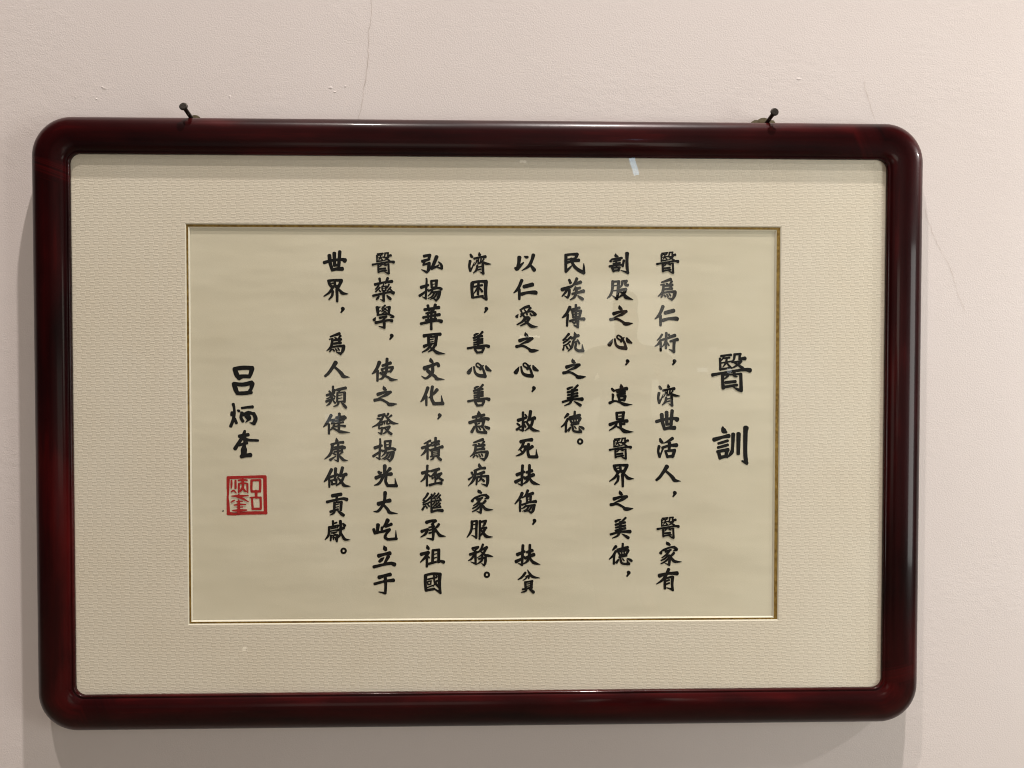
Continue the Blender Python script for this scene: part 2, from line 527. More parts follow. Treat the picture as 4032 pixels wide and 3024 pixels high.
# brush strokes measured off each written character: x,y,width triples along every stroke
CROPS = {'A1': (2160, 970, 3.95), 'A2': (2160, 1370, 3.95), 'A3': (2160, 1700, 3.95), 'A4': (2160, 1960, 3.95),
         'B1': (1600, 970, 3.95), 'B2': (1600, 1290, 3.95), 'B3': (1600, 1620, 3.95), 'B4': (1600, 1960, 3.95),
         'C1': (1230, 970, 3.95), 'C2': (1230, 1290, 3.95), 'C3': (1230, 1620, 3.95), 'C4': (1230, 1960, 3.95),
         'T': (2760, 1360, 3.319), 'S': (840, 1400, 3.858), 'K': (860, 1840, 7.541)}
GLYPHS = {
'醫': ('T', '265,140,34 330,130,28 392,125,36; 250,172,32 252,245,30 255,318,34; 300,150,22 280,180,20 262,205,10; 300,168,22 375,160,26; 262,230,20 400,208,24; 338,165,26 326,228,28 285,285,12; 335,225,22 385,285,30; 250,314,30 330,302,28 395,290,26; 440,125,32 432,180,28 405,212,14; 435,118,30 520,112,30; 512,112,34 505,165,30; 500,178,30 575,170,50; 405,220,22 530,208,30; 525,212,30 470,262,28 398,300,16; 430,220,22 490,258,30 545,296,40; 152,386,44 300,358,32 560,318,40 640,325,60; 285,385,40 284,470,38 292,560,44; 280,388,22 530,372,26; 520,374,42 524,470,40 526,590,46; 356,345,40 350,400,28 308,438,18; 436,345,38 434,395,28 470,408,24; 322,485,38 450,472,40; 285,548,34 470,518,36; 425,545,12 480,575,34 530,595,36'),
'訓': ('T', '287,1056,8 287,1085,42 303,1118,62 332,1136,30; 172,1232,52 280,1200,38 365,1182,50; 228,1282,30 290,1264,34 350,1245,34; 222,1335,32 290,1318,34 350,1300,34; 228,1385,38 252,1475,42; 215,1388,34 355,1362,42; 345,1365,42 325,1455,40; 250,1465,42 330,1448,36; 422,1160,46 414,1330,36 400,1400,44 345,1468,12; 492,1155,52 490,1300,46 488,1415,42; 588,1078,66 582,1150,52 580,1400,48 590,1510,46 605,1558,12; 538,1510,20 600,1538,44'),
'爲': ('A1', '1900,512,46 1830,536,36 1760,560,24; 1745,600,20 1800,588,22; 1825,572,14 1850,588,34; 1918,545,34 1880,592,22; 1790,605,36 1784,660,38 1768,720,38 1705,778,14; 1790,618,30 1925,600,40; 1912,600,38 1890,652,26; 1780,672,30 1922,655,38; 1775,725,28 1880,708,32 1970,705,44; 1970,708,46 1955,770,48 1918,845,14; 1852,798,12 1915,822,40; 1778,755,24 1750,792,22; 1800,755,22 1820,782,26; 1840,748,22 1860,778,26; 1880,740,24 1898,770,24'),
'仁': ('A1', '1780,935,46 1740,1030,42 1700,1090,36 1655,1130,14; 1740,1075,40 1742,1150,38 1742,1228,34; 1815,1035,52 1945,1000,56; 1778,1150,48 1870,1126,40 1985,1125,58 2005,1140,40'),
'術': ('A1', '1765,1372,32 1735,1420,30 1690,1462,16; 1790,1440,22 1740,1470,36 1700,1525,30 1655,1555,14; 1745,1500,36 1745,1622,32; 1832,1348,38 1828,1470,36 1826,1585,34; 1870,1370,30 1880,1395,30; 1775,1452,30 1890,1418,32; 1825,1460,30 1800,1520,26 1770,1560,14; 1835,1480,22 1872,1540,24; 1885,1412,40 1965,1385,48; 1895,1478,32 2005,1448,48; 1955,1475,42 1950,1560,40 1950,1645,40; 1875,1600,12 1950,1638,40'),
'割': ('A1', '1045,112,10 1048,145,50 1080,158,24; 985,192,14 965,232,44; 990,202,34 1140,180,38; 1130,176,36 1118,214,12; 1005,236,26 1115,216,28; 1005,272,26 1115,256,28; 950,312,40 1050,292,30 1140,286,32; 1052,200,34 1056,320,32; 990,335,40 1015,390,38; 990,336,28 1110,326,32; 1105,328,36 1085,380,36; 1005,380,36 1095,370,34; 1172,220,42 1162,260,36 1152,310,36; 1222,110,62 1220,200,48 1222,320,48 1238,420,30; 1125,374,14 1180,390,26 1238,412,46'),
'股': ('A1', '1000,545,44 990,680,38 960,760,34 914,808,14; 990,550,28 1100,545,34; 1092,545,44 1080,700,42 1066,822,34; 992,765,10 1060,816,38; 1015,612,18 1075,604,18; 1010,690,18 1075,682,18; 1148,545,36 1140,600,32 1100,652,14; 1140,545,30 1215,540,40; 1205,542,40 1194,592,34 1225,605,40 1238,595,30; 1095,680,38 1205,664,36; 1205,668,40 1165,740,40 1080,802,14; 1105,695,26 1170,745,34 1210,792,56 1312,828,10'),
'之': ('A1', '1100,917,8 1108,950,46 1125,970,44 1145,978,20; 1012,1048,50 1110,1018,36 1212,1008,34; 1215,1012,32 1135,1060,40 1015,1106,10; 962,1138,44 1060,1128,36 1150,1172,34 1185,1202,50 1240,1204,46 1308,1196,10'),
'心': ('A1', '1000,1440,8 972,1492,46 945,1532,56; 1030,1440,26 1050,1530,34 1105,1572,46 1205,1585,52; 1205,1595,40 1188,1520,34 1158,1446,26; 1165,1440,24 1128,1480,34; 1120,1460,26 1072,1430,24 1066,1398,22 1092,1384,22 1130,1412,26 1145,1440,34; 1140,1435,28 1178,1418,14; 1216,1426,26 1240,1472,54 1292,1502,26'),
'民': ('A1', '265,138,42 340,125,34 445,122,46; 448,122,44 428,165,40 408,205,28; 270,140,44 268,260,40 270,392,40; 268,400,30 320,345,32 372,290,12; 280,208,28 400,188,28; 280,255,34 370,230,34 470,215,46; 352,190,36 385,285,40 450,355,46 550,412,50; 548,405,42 550,330,30 547,268,12'),
'族': ('A1', '322,520,36 342,568,40; 212,672,56 300,640,40 372,615,30; 300,650,38 265,712,34 210,776,18; 325,670,38 320,740,40 297,802,28; 248,770,12 296,798,30; 440,500,42 415,560,38 345,645,14; 400,592,34 500,556,48; 420,630,22 385,690,14; 405,670,32 490,645,38; 370,738,34 460,718,36 545,695,52; 435,650,40 430,720,40 400,790,36 338,832,16; 458,768,22 505,805,44 532,822,40'),
'傳': ('A1', '332,945,48 290,1030,42 245,1085,36 212,1108,16; 300,1060,36 292,1150,36 288,1236,34; 426,910,36 424,1180,34; 355,988,38 480,955,40; 368,1015,30 388,1110,28; 365,1016,28 505,1000,34; 502,1002,40 482,1090,34; 378,1058,18 488,1045,18; 378,1102,24 488,1092,28; 335,1160,36 450,1132,34 552,1130,48; 458,1130,38 456,1200,40 460,1265,26; 390,1224,12 456,1252,40; 375,1175,22 405,1200,28'),
'統': ('A1', '316,1362,38 275,1410,30 230,1460,32; 348,1408,34 290,1460,28 232,1502,28; 270,1445,24 300,1465,24; 335,1480,28 290,1520,24 235,1548,26; 238,1570,22 228,1608,32; 280,1556,24 298,1590,30; 322,1530,22 340,1560,24; 402,1332,10 415,1375,50; 360,1432,34 465,1385,42; 412,1430,30 372,1492,24; 385,1500,28 448,1472,20; 450,1455,26 480,1512,30; 378,1510,34 358,1575,34 302,1632,14; 430,1505,32 418,1580,36 460,1622,42 538,1624,48; 533,1620,44 525,1528,12'),
'美': ('A2', '380,606,18 340,618,36 298,638,44; 455,580,34 405,630,32 345,690,12; 298,690,40 445,652,40; 300,735,32 450,702,36; 295,780,34 450,745,40; 372,650,46 366,810,42; 220,840,38 340,806,36 440,796,40 522,796,60; 355,810,42 330,860,36 248,898,16; 395,830,12 450,862,38 495,892,50'),
'德': ('A2', '302,1032,46 275,1060,36 250,1090,20; 300,1105,40 260,1172,36 198,1230,18; 275,1168,36 270,1240,34 268,1302,36; 325,1082,36 485,1045,44; 408,990,34 402,1090,32; 330,1108,34 495,1088,34; 335,1112,30 365,1172,30; 495,1095,38 460,1160,34; 360,1165,28 470,1152,28; 388,1105,26 394,1160,22; 430,1098,20 430,1155,22; 350,1198,28 470,1178,24; 340,1238,28 308,1284,40; 370,1215,30 388,1285,34 440,1304,36 505,1302,46; 498,1300,38 470,1240,14; 405,1225,24 430,1255,18; 478,1220,18 520,1240,40 545,1256,36'),
'。': ('A2', '456,1455,28 466,1430,27 490,1420,28 514,1430,28 525,1455,29 514,1480,28 490,1489,28 466,1480,28 456,1455,28'),
'，': ('A2', '1952,198,46 1966,205,42 1958,222,34 1932,260,22'),
'濟': ('A2', '1724,598,30 1738,625,42 1752,638,34; 1718,700,42 1706,780,36 1722,852,40; 1722,858,26 1755,790,22 1785,715,10; 1858,565,12 1865,602,48; 1782,662,34 1880,640,30 1955,632,46; 1822,685,22 1806,735,18 1775,775,12; 1848,665,22 1842,745,22; 1835,700,18 1870,740,20; 1890,665,24 1872,738,20; 1932,668,26 1892,722,16; 1905,705,18 1965,738,38 2042,748,12; 1830,770,32 1815,840,34 1768,888,14; 1915,740,40 1918,830,38 1924,898,36; 1868,868,10 1920,890,36; 1835,795,24 1905,782,20; 1830,840,22 1885,826,20'),
'世': ('A2', '1678,1145,46 1800,1112,38 1950,1096,42 2000,1112,66; 1760,1035,54 1772,1150,48 1805,1262,42; 1800,1262,40 1870,1245,46 1960,1242,58; 1836,1000,52 1840,1190,44; 1922,975,46 1905,1195,46; 1835,1188,38 1905,1182,40'),
'活': ('A3', '1735,112,30 1748,145,46 1770,168,38; 1720,225,42 1706,300,34 1728,388,40; 1728,394,30 1760,310,24 1785,245,30; 1928,102,46 1860,148,34 1790,178,12; 1770,248,38 1880,215,38 1992,208,56; 1882,170,46 1875,295,38; 1818,300,32 1852,395,38; 1812,302,28 1965,286,42; 1958,298,46 1930,390,40; 1848,388,38 1940,376,44'),
'人': ('A3', '1842,540,58 1790,620,46 1730,705,42 1678,752,34; 1815,602,32 1880,660,40 1930,712,50 1965,756,50 2056,770,8'),
'這': ('A2', '1125,562,12 1132,602,54; 985,632,30 1000,652,38 1020,668,36; 992,718,24 1003,735,36 998,790,30 1000,822,26; 950,856,42 1030,826,28 1110,846,30 1190,880,46 1302,880,8; 1052,662,38 1215,632,52; 1068,696,28 1190,680,32; 1068,732,28 1190,710,32; 1088,755,38 1108,818,34; 1080,757,26 1200,750,34; 1192,752,42 1175,815,38; 1095,812,34 1185,802,36'),
'是': ('A2', '1060,1010,40 1065,1110,36; 1055,1010,30 1175,1002,36; 1165,1005,44 1155,1115,40; 1090,1062,18 1150,1055,18; 1060,1110,28 1160,1100,28; 955,1192,48 1080,1148,36 1222,1135,50; 1112,1140,38 1122,1225,36; 1120,1190,30 1182,1180,32; 1055,1172,38 1035,1222,34 945,1282,16; 1045,1215,18 1120,1247,34 1190,1297,54 1320,1306,8'),
'界': ('A3', '1025,530,46 1038,580,42 1070,625,38; 1015,530,38 1110,520,36 1225,522,44; 1218,535,46 1175,622,42; 1060,618,32 1175,606,32; 1070,568,20 1130,562,20; 1116,530,34 1122,620,36; 1088,630,38 1030,712,34 948,770,16; 1140,628,32 1200,682,36 1240,722,46 1326,732,10; 1086,690,38 1075,760,34 1028,818,20; 1150,668,42 1154,760,38 1155,848,34'),
'家': ('A4', '1835,686,14 1850,710,50 1885,732,32; 1768,815,16 1745,860,46; 1785,815,36 1880,775,28 1960,768,40; 1955,770,40 1990,805,44 1935,828,12; 1820,838,34 1905,810,26; 1875,830,36 1830,885,28 1765,932,18; 1842,880,34 1880,940,40 1876,1045,34; 1815,1020,10 1870,1040,30; 1850,905,26 1810,945,26 1752,976,22; 1865,945,26 1810,995,26 1748,1026,18; 1950,858,38 1920,890,34 1882,912,22; 1880,892,26 1930,962,40 1970,992,42 2068,996,10'),
'有': ('A4', '1725,1212,56 1850,1178,38 1998,1175,58; 1868,1112,46 1830,1200,40 1770,1280,36 1678,1342,14; 1812,1260,38 1808,1340,36 1810,1412,36; 1815,1255,26 1925,1228,36; 1930,1232,44 1922,1340,38 1932,1438,36; 1838,1398,12 1930,1428,40; 1820,1298,24 1878,1278,26; 1820,1348,24 1878,1325,26'),
'以': ('B1', '1758,172,56 1750,250,46 1735,320,46; 1692,335,30 1720,350,52 1765,308,44 1824,250,18; 1840,158,22 1870,168,40 1888,165,32; 1976,135,50 1950,220,42 1900,310,40 1798,377,12; 1940,300,30 1970,340,48 1990,368,52'),
'愛': ('B1', '1908,930,42 1840,952,38 1765,988,16; 1785,1005,28 1800,1030,20; 1838,985,18 1858,1015,28; 1930,958,40 1880,1015,20; 1740,1056,14 1718,1092,46; 1785,1055,28 1880,1022,24 1950,1010,30; 1960,1015,36 2012,1062,36 1950,1072,14; 1800,1070,26 1775,1095,20; 1820,1050,22 1838,1098,30 1905,1100,28; 1870,1030,24 1880,1065,24; 1928,1050,26 1950,1078,24; 1850,1108,34 1800,1172,32 1722,1218,20; 1830,1140,26 1920,1118,30; 1915,1120,36 1862,1190,34 1772,1238,14; 1830,1150,20 1890,1197,34 1950,1242,46 2047,1252,10'),
'困': ('B1', '1025,575,54 1020,680,42 1030,792,44; 1030,562,40 1130,545,36 1245,545,46; 1238,550,54 1232,700,48 1242,825,42; 1160,788,10 1240,820,40; 1040,797,30 1190,772,34; 1058,628,28 1180,602,32; 1122,568,36 1115,745,36; 1112,640,26 1080,690,24 1050,735,12; 1125,640,24 1160,672,30 1178,700,36'),
'善': ('B2', '1125,90,14 1090,100,34 1058,120,36; 1185,66,38 1150,105,30 1100,140,12; 1045,160,36 1180,130,40; 1050,196,28 1188,174,32; 1050,236,28 1185,206,36; 1120,130,44 1118,300,38; 1050,270,26 1188,236,30; 955,322,38 1120,292,32 1230,280,40 1280,292,56; 1065,322,36 1080,360,38 1105,390,34; 1060,322,28 1210,316,34; 1205,320,38 1175,385,36; 1095,388,34 1180,382,36'),
'弘': ('B1', '275,152,42 370,135,38; 365,135,46 352,190,38; 250,232,44 358,200,36; 290,215,36 265,290,26; 260,290,26 362,258,36; 355,262,46 345,360,48 318,408,26; 238,360,12 315,400,36; 472,160,52 440,240,46 395,345,44; 395,342,40 460,318,32 505,290,18; 502,242,20 545,290,36 550,345,40; 492,328,26 550,345,26'),
'揚': ('B1', '312,500,28 316,540,30 310,640,36 302,812,30; 232,638,50 340,602,36; 207,768,40 270,725,34 345,662,12; 250,785,12 308,812,34; 388,540,36 395,640,34; 385,538,30 480,530,34; 470,535,42 465,640,36; 410,590,16 440,585,16; 395,640,26 470,632,26; 345,692,30 450,656,32 510,648,38 545,665,44; 405,688,28 380,730,26 335,775,12; 400,715,26 525,702,34; 520,712,42 498,790,44 462,852,18; 405,800,10 462,836,36; 435,725,28 400,780,26 335,815,12; 475,728,28 440,790,26 370,825,12'),
'華': ('B1', '285,985,44 400,966,36 505,950,50; 335,920,40 352,1000,30; 452,908,44 420,1000,30; 308,1042,28 455,1022,32; 265,1106,38 400,1080,34 515,1060,46; 300,1148,26 465,1124,30; 335,1030,28 342,1135,26; 452,1020,30 445,1130,26; 392,985,34 386,1140,36 388,1200,34 388,1288,36; 228,1202,38 400,1165,36 490,1152,36 545,1166,54'),
'夏': ('B2', '275,128,50 400,105,34 528,102,48; 345,150,40 345,270,36; 468,140,46 452,275,42; 345,150,26 475,138,26; 345,192,18 420,178,18; 345,230,18 418,216,18; 278,290,48 350,262,32 425,246,22; 395,110,24 368,148,16; 385,262,36 330,335,34 248,382,18; 440,280,38 405,335,36 340,380,14; 370,305,26 430,352,36 490,392,46 602,408,10'),
'文': ('B2', '380,472,10 382,508,50 408,542,34; 285,632,62 390,590,42 480,562,46 502,595,44; 410,610,44 405,690,48 360,752,40 300,788,32 236,752,10; 335,672,52 380,712,46 450,762,44 480,796,46 592,805,8'),
'化': ('B2', '335,935,46 300,1030,42 265,1105,40 225,1152,16; 310,1070,38 312,1207,30; 406,918,42 392,1020,44 395,1110,42 430,1180,46; 425,1184,46 570,1180,50; 562,1182,44 545,1056,10; 478,965,48 430,1022,36 350,1092,14'),
'意': ('B2', '1125,1295,10 1130,1345,62; 1035,1395,40 1210,1358,44; 1080,1395,26 1098,1432,30; 1172,1380,30 1152,1420,26; 985,1478,48 1130,1430,34 1220,1410,38 1275,1422,50; 1072,1460,38 1092,1540,34; 1065,1462,28 1215,1446,36; 1205,1450,42 1180,1545,38; 1100,1502,16 1140,1486,20; 1085,1542,26 1185,1530,28; 1060,1540,34 1018,1622,44; 1090,1560,30 1115,1616,38 1190,1632,36 1240,1630,46; 1228,1628,42 1190,1545,16; 1135,1555,26 1155,1588,20; 1222,1534,26 1255,1555,44 1285,1565,44'),
'救': ('B2', '1740,1442,50 1860,1402,36; 1815,1318,36 1815,1450,36 1812,1598,38; 1850,1350,22 1872,1388,30; 1725,1492,28 1760,1520,32; 1718,1585,38 1800,1525,18; 1850,1460,24 1830,1490,18; 1835,1505,22 1855,1545,30; 1742,1580,14 1812,1602,32; 1932,1302,46 1915,1400,42 1868,1475,22; 1915,1432,34 1995,1405,54; 1968,1440,38 1935,1530,40 1845,1605,14; 1880,1485,30 1930,1552,40 1980,1592,44 2076,1610,10'),
'死': ('B3', '1780,472,50 1865,448,40 1950,440,52; 1828,480,36 1790,560,34 1745,602,14; 1800,552,28 1862,542,34; 1860,548,38 1830,622,36 1780,665,34 1708,693,14; 1768,588,24 1800,626,24; 1958,545,48 1895,605,22; 1902,510,44 1890,620,40 1905,690,42 1925,706,42 2035,706,46; 2028,705,42 2022,588,8'),
'扶': ('B3', '1808,842,40 1800,980,40 1795,1145,32; 1722,985,50 1832,938,36; 1702,1095,52 1770,1058,36 1835,1010,14; 1738,1124,14 1796,1146,34; 1870,948,36 1952,922,48; 1842,1042,40 1978,985,50; 1916,836,38 1910,980,40 1880,1080,38 1815,1132,16; 1900,1015,28 1950,1088,40 1992,1117,44 2076,1140,8'),
'傷': ('B3', '1802,1270,48 1770,1340,42 1690,1438,20; 1775,1390,38 1768,1470,36 1770,1552,34; 1890,1230,42 1850,1310,30 1800,1345,16; 1850,1312,32 1968,1272,48; 1872,1325,30 1880,1412,30; 1870,1328,24 1945,1318,28; 1935,1318,36 1930,1412,32; 1890,1366,16 1915,1362,16; 1870,1412,24 1935,1402,24; 1800,1452,32 1920,1412,30 2012,1400,50; 1865,1472,26 2000,1456,34; 1988,1468,42 1970,1540,42 1940,1587,16; 1888,1545,10 1940,1572,34; 1865,1465,30 1830,1495,26 1792,1512,14; 1905,1478,28 1870,1525,26 1808,1554,12; 1945,1482,28 1910,1535,26 1835,1562,12'),
'貧': ('B4', '1852,1165,36 1800,1232,34 1740,1272,18; 1885,1122,14 1920,1182,36 1970,1230,40 2074,1248,12; 1860,1228,24 1920,1206,28; 1912,1212,28 1902,1252,24; 1885,1214,24 1860,1255,22 1815,1284,14; 1850,1312,36 1856,1412,34; 1850,1312,24 1962,1296,32; 1948,1302,40 1946,1402,38; 1880,1342,16 1925,1334,16; 1880,1376,16 1925,1368,16; 1808,1424,28 1950,1396,28; 1872,1412,34 1850,1452,30 1788,1472,14; 1905,1406,26 1945,1440,40 1978,1468,46'),
'病': ('B3', '1132,820,28 1140,850,44 1160,870,34; 1058,922,32 1150,888,34 1222,880,42; 1075,922,42 1068,1000,40 1035,1082,38 962,1162,10; 1018,950,36 1035,988,30; 970,1058,32 1052,1000,16; 1108,978,34 1208,944,44; 1100,1028,36 1090,1138,26; 1092,1026,28 1180,1010,32 1275,1006,38; 1265,1012,46 1266,1090,44 1250,1160,30; 1166,1124,10 1248,1154,34; 1170,975,32 1155,1050,28 1120,1092,12; 1160,1042,20 1190,1065,34 1210,1085,32'),
'服': ('B4', '1022,368,42 1015,480,36 990,550,34 943,617,14; 1020,368,24 1095,360,30; 1095,362,40 1090,480,36 1088,624,34; 1012,580,10 1086,615,34; 1030,420,16 1075,412,16; 1025,486,16 1075,478,16; 1145,362,38 1142,500,30 1138,642,30; 1140,378,30 1240,358,34; 1232,362,42 1205,432,30 1175,438,10; 1150,478,26 1245,466,36; 1228,474,38 1190,545,34 1140,605,12; 1160,495,22 1210,562,40 1250,602,44 1342,610,10'),
'務': ('B4', '1030,788,40 1120,765,34; 1112,770,38 1055,832,18; 1035,815,18 1088,838,26; 992,882,44 1130,838,30; 1072,842,38 1075,940,36 1078,1030,30; 1002,996,10 1078,1026,34; 1055,890,30 1010,952,30 965,977,14; 1192,726,34 1160,802,30 1105,852,14; 1170,812,28 1252,770,44; 1242,790,36 1190,872,30 1100,935,10; 1150,828,20 1220,886,34 1275,900,40 1346,912,12; 1128,950,30 1240,928,34; 1232,938,40 1230,1000,40 1212,1060,18; 1182,905,32 1170,980,32 1092,1037,14; 1170,1020,10 1212,1048,34'),
'積': ('B3', '372,455,38 330,475,30 278,502,20; 245,568,44 385,522,34; 328,488,34 330,600,34 330,738,34; 318,570,36 280,640,34 228,687,14; 345,582,18 375,612,24; 456,412,40 452,560,32; 392,492,30 508,464,40; 398,532,26 508,508,34; 385,594,28 470,570,28 560,550,48; 400,605,32 402,690,30; 400,608,22 512,592,30; 505,598,38 502,692,36; 415,636,16 490,628,16; 415,666,16 490,658,16; 378,702,24 512,686,26; 428,702,30 410,738,28 370,757,12; 470,692,24 510,730,40 535,752,44'),
'極': ('B3', '328,842,36 322,960,34 320,1155,34; 248,958,50 352,928,36; 312,970,34 280,1042,34 226,1092,18; 345,985,24 372,1012,30; 385,928,36 508,895,44; 490,905,30 410,985,24; 395,1000,22 405,1048,24; 395,1000,22 440,985,22; 440,990,20 430,1035,20; 405,1040,20 440,1028,18; 460,985,24 545,965,38; 535,970,36 480,1045,28 440,1062,12; 470,990,22 520,1042,34 562,1070,42; 462,900,30 458,1000,24 450,1110,28; 362,1146,38 450,1122,32 500,1115,36 542,1115,50'),
'繼': ('C3', '1798,1275,38 1765,1330,32 1730,1365,26; 1838,1330,32 1790,1380,30 1722,1420,28; 1725,1378,30 1765,1405,28; 1825,1410,26 1780,1435,26 1725,1450,28; 1740,1478,28 1712,1528,34; 1762,1468,24 1785,1502,28; 1795,1448,22 1818,1475,28; 1855,1290,32 1850,1420,28 1856,1565,38; 1856,1562,36 1940,1540,34 2022,1542,52; 1905,1272,28 1870,1325,20; 1925,1305,22 1872,1362,18; 1965,1272,26 1920,1335,20; 1990,1300,28 1935,1362,18; 1890,1340,20 1915,1365,24; 1965,1335,20 1992,1362,24; 1868,1398,22 2000,1378,28; 1900,1415,24 1872,1455,20; 1925,1440,22 1878,1492,18; 1970,1405,24 1925,1455,20; 1990,1430,26 1938,1485,18; 1980,1460,22 1995,1485,24; 1925,1390,18 1925,1500,18; 1868,1505,22 1998,1488,24'),
'承': ('C4', '1775,382,50 1850,360,40 1915,355,42; 1920,358,40 1850,415,20; 1872,410,42 1882,540,40 1875,650,36; 1778,628,14 1874,648,38; 1815,462,26 1900,442,26; 1820,504,24 1905,486,26; 1815,550,26 1908,526,28; 1702,522,46 1792,488,30; 1792,490,42 1760,562,36 1686,612,14; 1968,412,38 1942,448,34 1905,475,16; 1905,475,26 1960,557,40 1992,588,44 2074,600,8'),
'祖': ('C4', '1783,738,16 1795,775,50 1808,795,36; 1692,880,50 1808,845,38; 1808,852,40 1750,932,38 1680,1002,16; 1782,925,36 1780,1070,34; 1790,905,24 1818,932,26; 1876,822,40 1868,1005,38; 1870,818,32 1972,808,36; 1966,812,44 1965,1000,40; 1885,882,18 1932,868,16; 1885,942,20 1932,925,18; 1808,1028,36 1920,998,32 1990,985,36 2042,1000,48'),
'國': ('C4', '1762,1208,52 1756,1330,42 1768,1442,42; 1760,1204,38 1870,1180,38 1992,1188,46; 1982,1192,54 1976,1350,46 1992,1482,36; 1765,1442,38 1900,1418,38; 1895,1416,20 1990,1474,40; 1795,1268,24 1932,1238,28; 1790,1305,22 1800,1352,22; 1788,1305,20 1850,1292,20; 1845,1294,22 1840,1345,22; 1795,1352,20 1845,1340,20; 1778,1400,18 1870,1365,20; 1890,1200,26 1900,1300,30 1935,1355,32 1962,1390,26; 1938,1290,28 1880,1375,18; 1918,1200,18 1938,1225,24'),
'藥': ('C1', '975,592,44 1110,562,34 1238,545,48; 1045,500,40 1058,580,28; 1172,495,44 1138,575,28; 1110,590,22 1095,620,20; 1082,625,24 1088,690,24; 1080,627,20 1150,617,22; 1145,618,26 1140,690,24; 1085,655,14 1142,648,14; 1085,690,20 1145,684,20; 1032,608,28 985,665,24; 1052,638,24 985,706,22; 1040,680,20 1058,705,24; 1192,592,28 1160,648,20; 1218,635,28 1165,695,20; 1215,670,24 1238,692,26; 945,768,38 1110,730,32 1210,712,36 1262,724,52; 1112,700,38 1108,780,40 1112,852,34; 1055,824,10 1112,848,34; 1038,775,22 1015,805,36 995,825,20; 1162,768,26 1195,800,44 1215,820,40'),
'學': ('C1', '1010,950,52 1022,1060,38; 1000,965,26 1055,942,18; 1020,1012,18 1065,1000,18; 1130,918,30 1080,972,20; 1085,942,20 1150,988,24; 1140,962,22 1080,1015,18; 1085,985,20 1150,1032,22; 1140,1012,20 1080,1052,18; 1198,945,46 1185,1055,38; 1150,945,20 1205,940,26; 1150,998,16 1190,992,16; 1010,1068,28 1200,1048,30; 982,1108,16 962,1142,50; 1205,1062,30 1262,1095,32 1212,1108,12; 1048,1112,38 1155,1088,30; 1152,1092,32 1090,1148,18; 985,1188,44 1110,1162,36 1190,1148,36 1238,1158,48; 1118,1150,40 1118,1220,42 1122,1270,32; 1036,1244,14 1122,1266,36'),
'使': ('C2', '1042,540,54 1010,620,42 970,685,40 928,720,14; 1015,670,38 1012,828,32; 1092,592,36 1215,550,46; 1162,485,42 1155,650,38 1130,722,40 1085,788,32 1034,802,12; 1082,650,34 1102,700,30; 1075,648,28 1160,625,30 1252,615,36; 1248,628,38 1215,686,32; 1095,696,26 1222,676,28; 1056,705,34 1110,742,32 1190,778,34 1225,808,46 1327,810,8'),
'發': ('C3', '1030,68,40 1125,42,32; 1112,55,34 1065,145,34 1010,205,32 934,243,18; 1010,110,26 1060,118,28; 1180,35,36 1150,88,20; 1230,62,32 1175,102,18; 1130,60,24 1200,142,38 1250,180,44 1337,190,10; 1050,178,26 1100,156,22; 1098,162,26 1085,195,22; 1032,215,30 1088,200,26; 1038,228,24 1032,262,22; 1040,268,24 1088,252,26; 1085,262,36 1072,350,32; 1022,326,12 1070,348,30; 1122,150,26 1122,195,22; 1125,150,20 1168,145,22; 1165,150,28 1160,192,24 1202,188,24; 1108,258,28 1205,234,32; 1198,240,36 1150,312,30 1096,352,14; 1130,265,20 1190,322,36 1228,350,42'),
'光': ('C3', '1126,845,52 1125,920,46 1122,1000,40; 1030,938,36 1050,958,44 1075,950,26; 1208,888,50 1150,955,24; 990,1032,52 1110,988,38 1228,972,50; 1108,1000,40 1060,1092,38 1020,1130,34 966,1148,14; 1148,1010,38 1140,1090,40 1170,1152,42; 1170,1155,40 1308,1155,48; 1303,1155,44 1285,1036,8'),
'大': ('C3', '1132,1262,50 1128,1330,44 1122,1410,42; 1028,1438,60 1110,1408,40 1205,1385,58; 1118,1400,44 1080,1480,38 1022,1550,36 954,1557,12; 1105,1450,36 1170,1522,40 1205,1572,44 1326,1588,8'),
'屹': ('C4', '1022,420,54 1015,480,46 1010,540,42; 955,492,44 972,552,38; 970,552,38 1085,525,34; 1082,462,38 1078,535,32; 1172,348,58 1140,410,44 1085,472,18; 1140,450,32 1228,410,44; 1098,525,38 1205,490,36; 1200,498,38 1150,560,36 1132,615,42 1175,648,38; 1175,648,38 1310,636,40; 1302,640,36 1298,508,10'),
'立': ('C4', '1112,745,12 1128,785,58 1142,810,44; 1032,902,56 1120,878,40 1205,862,56; 1118,925,8 1080,958,46 1045,990,40; 1182,912,50 1150,970,40 1110,1040,24; 955,1075,44 1100,1040,38 1220,1020,46 1278,1038,58'),
'于': ('C4', '1038,1238,54 1120,1212,42 1212,1192,52; 968,1340,40 1120,1300,36 1262,1282,50; 1132,1220,44 1140,1350,40 1134,1488,36; 1034,1464,14 1132,1484,38'),
'類': ('C2', '322,915,34 316,1050,32; 225,1052,40 345,1012,30; 262,988,28 285,1015,30; 352,970,36 330,1005,24; 300,1045,28 270,1085,24 222,1108,18; 322,1040,22 350,1075,26; 218,1148,40 340,1102,30; 305,1080,34 275,1170,34 222,1214,14; 325,1135,22 355,1172,30; 385,968,40 518,938,46; 432,972,24 402,1012,20; 390,1015,34 385,1152,32; 388,1015,24 505,1005,28; 502,1008,42 500,1155,38; 405,1058,16 462,1046,16; 405,1104,16 462,1092,16; 390,1152,22 500,1142,24; 412,1155,30 388,1202,28 330,1228,14; 455,1165,22 500,1215,44 525,1245,36'),
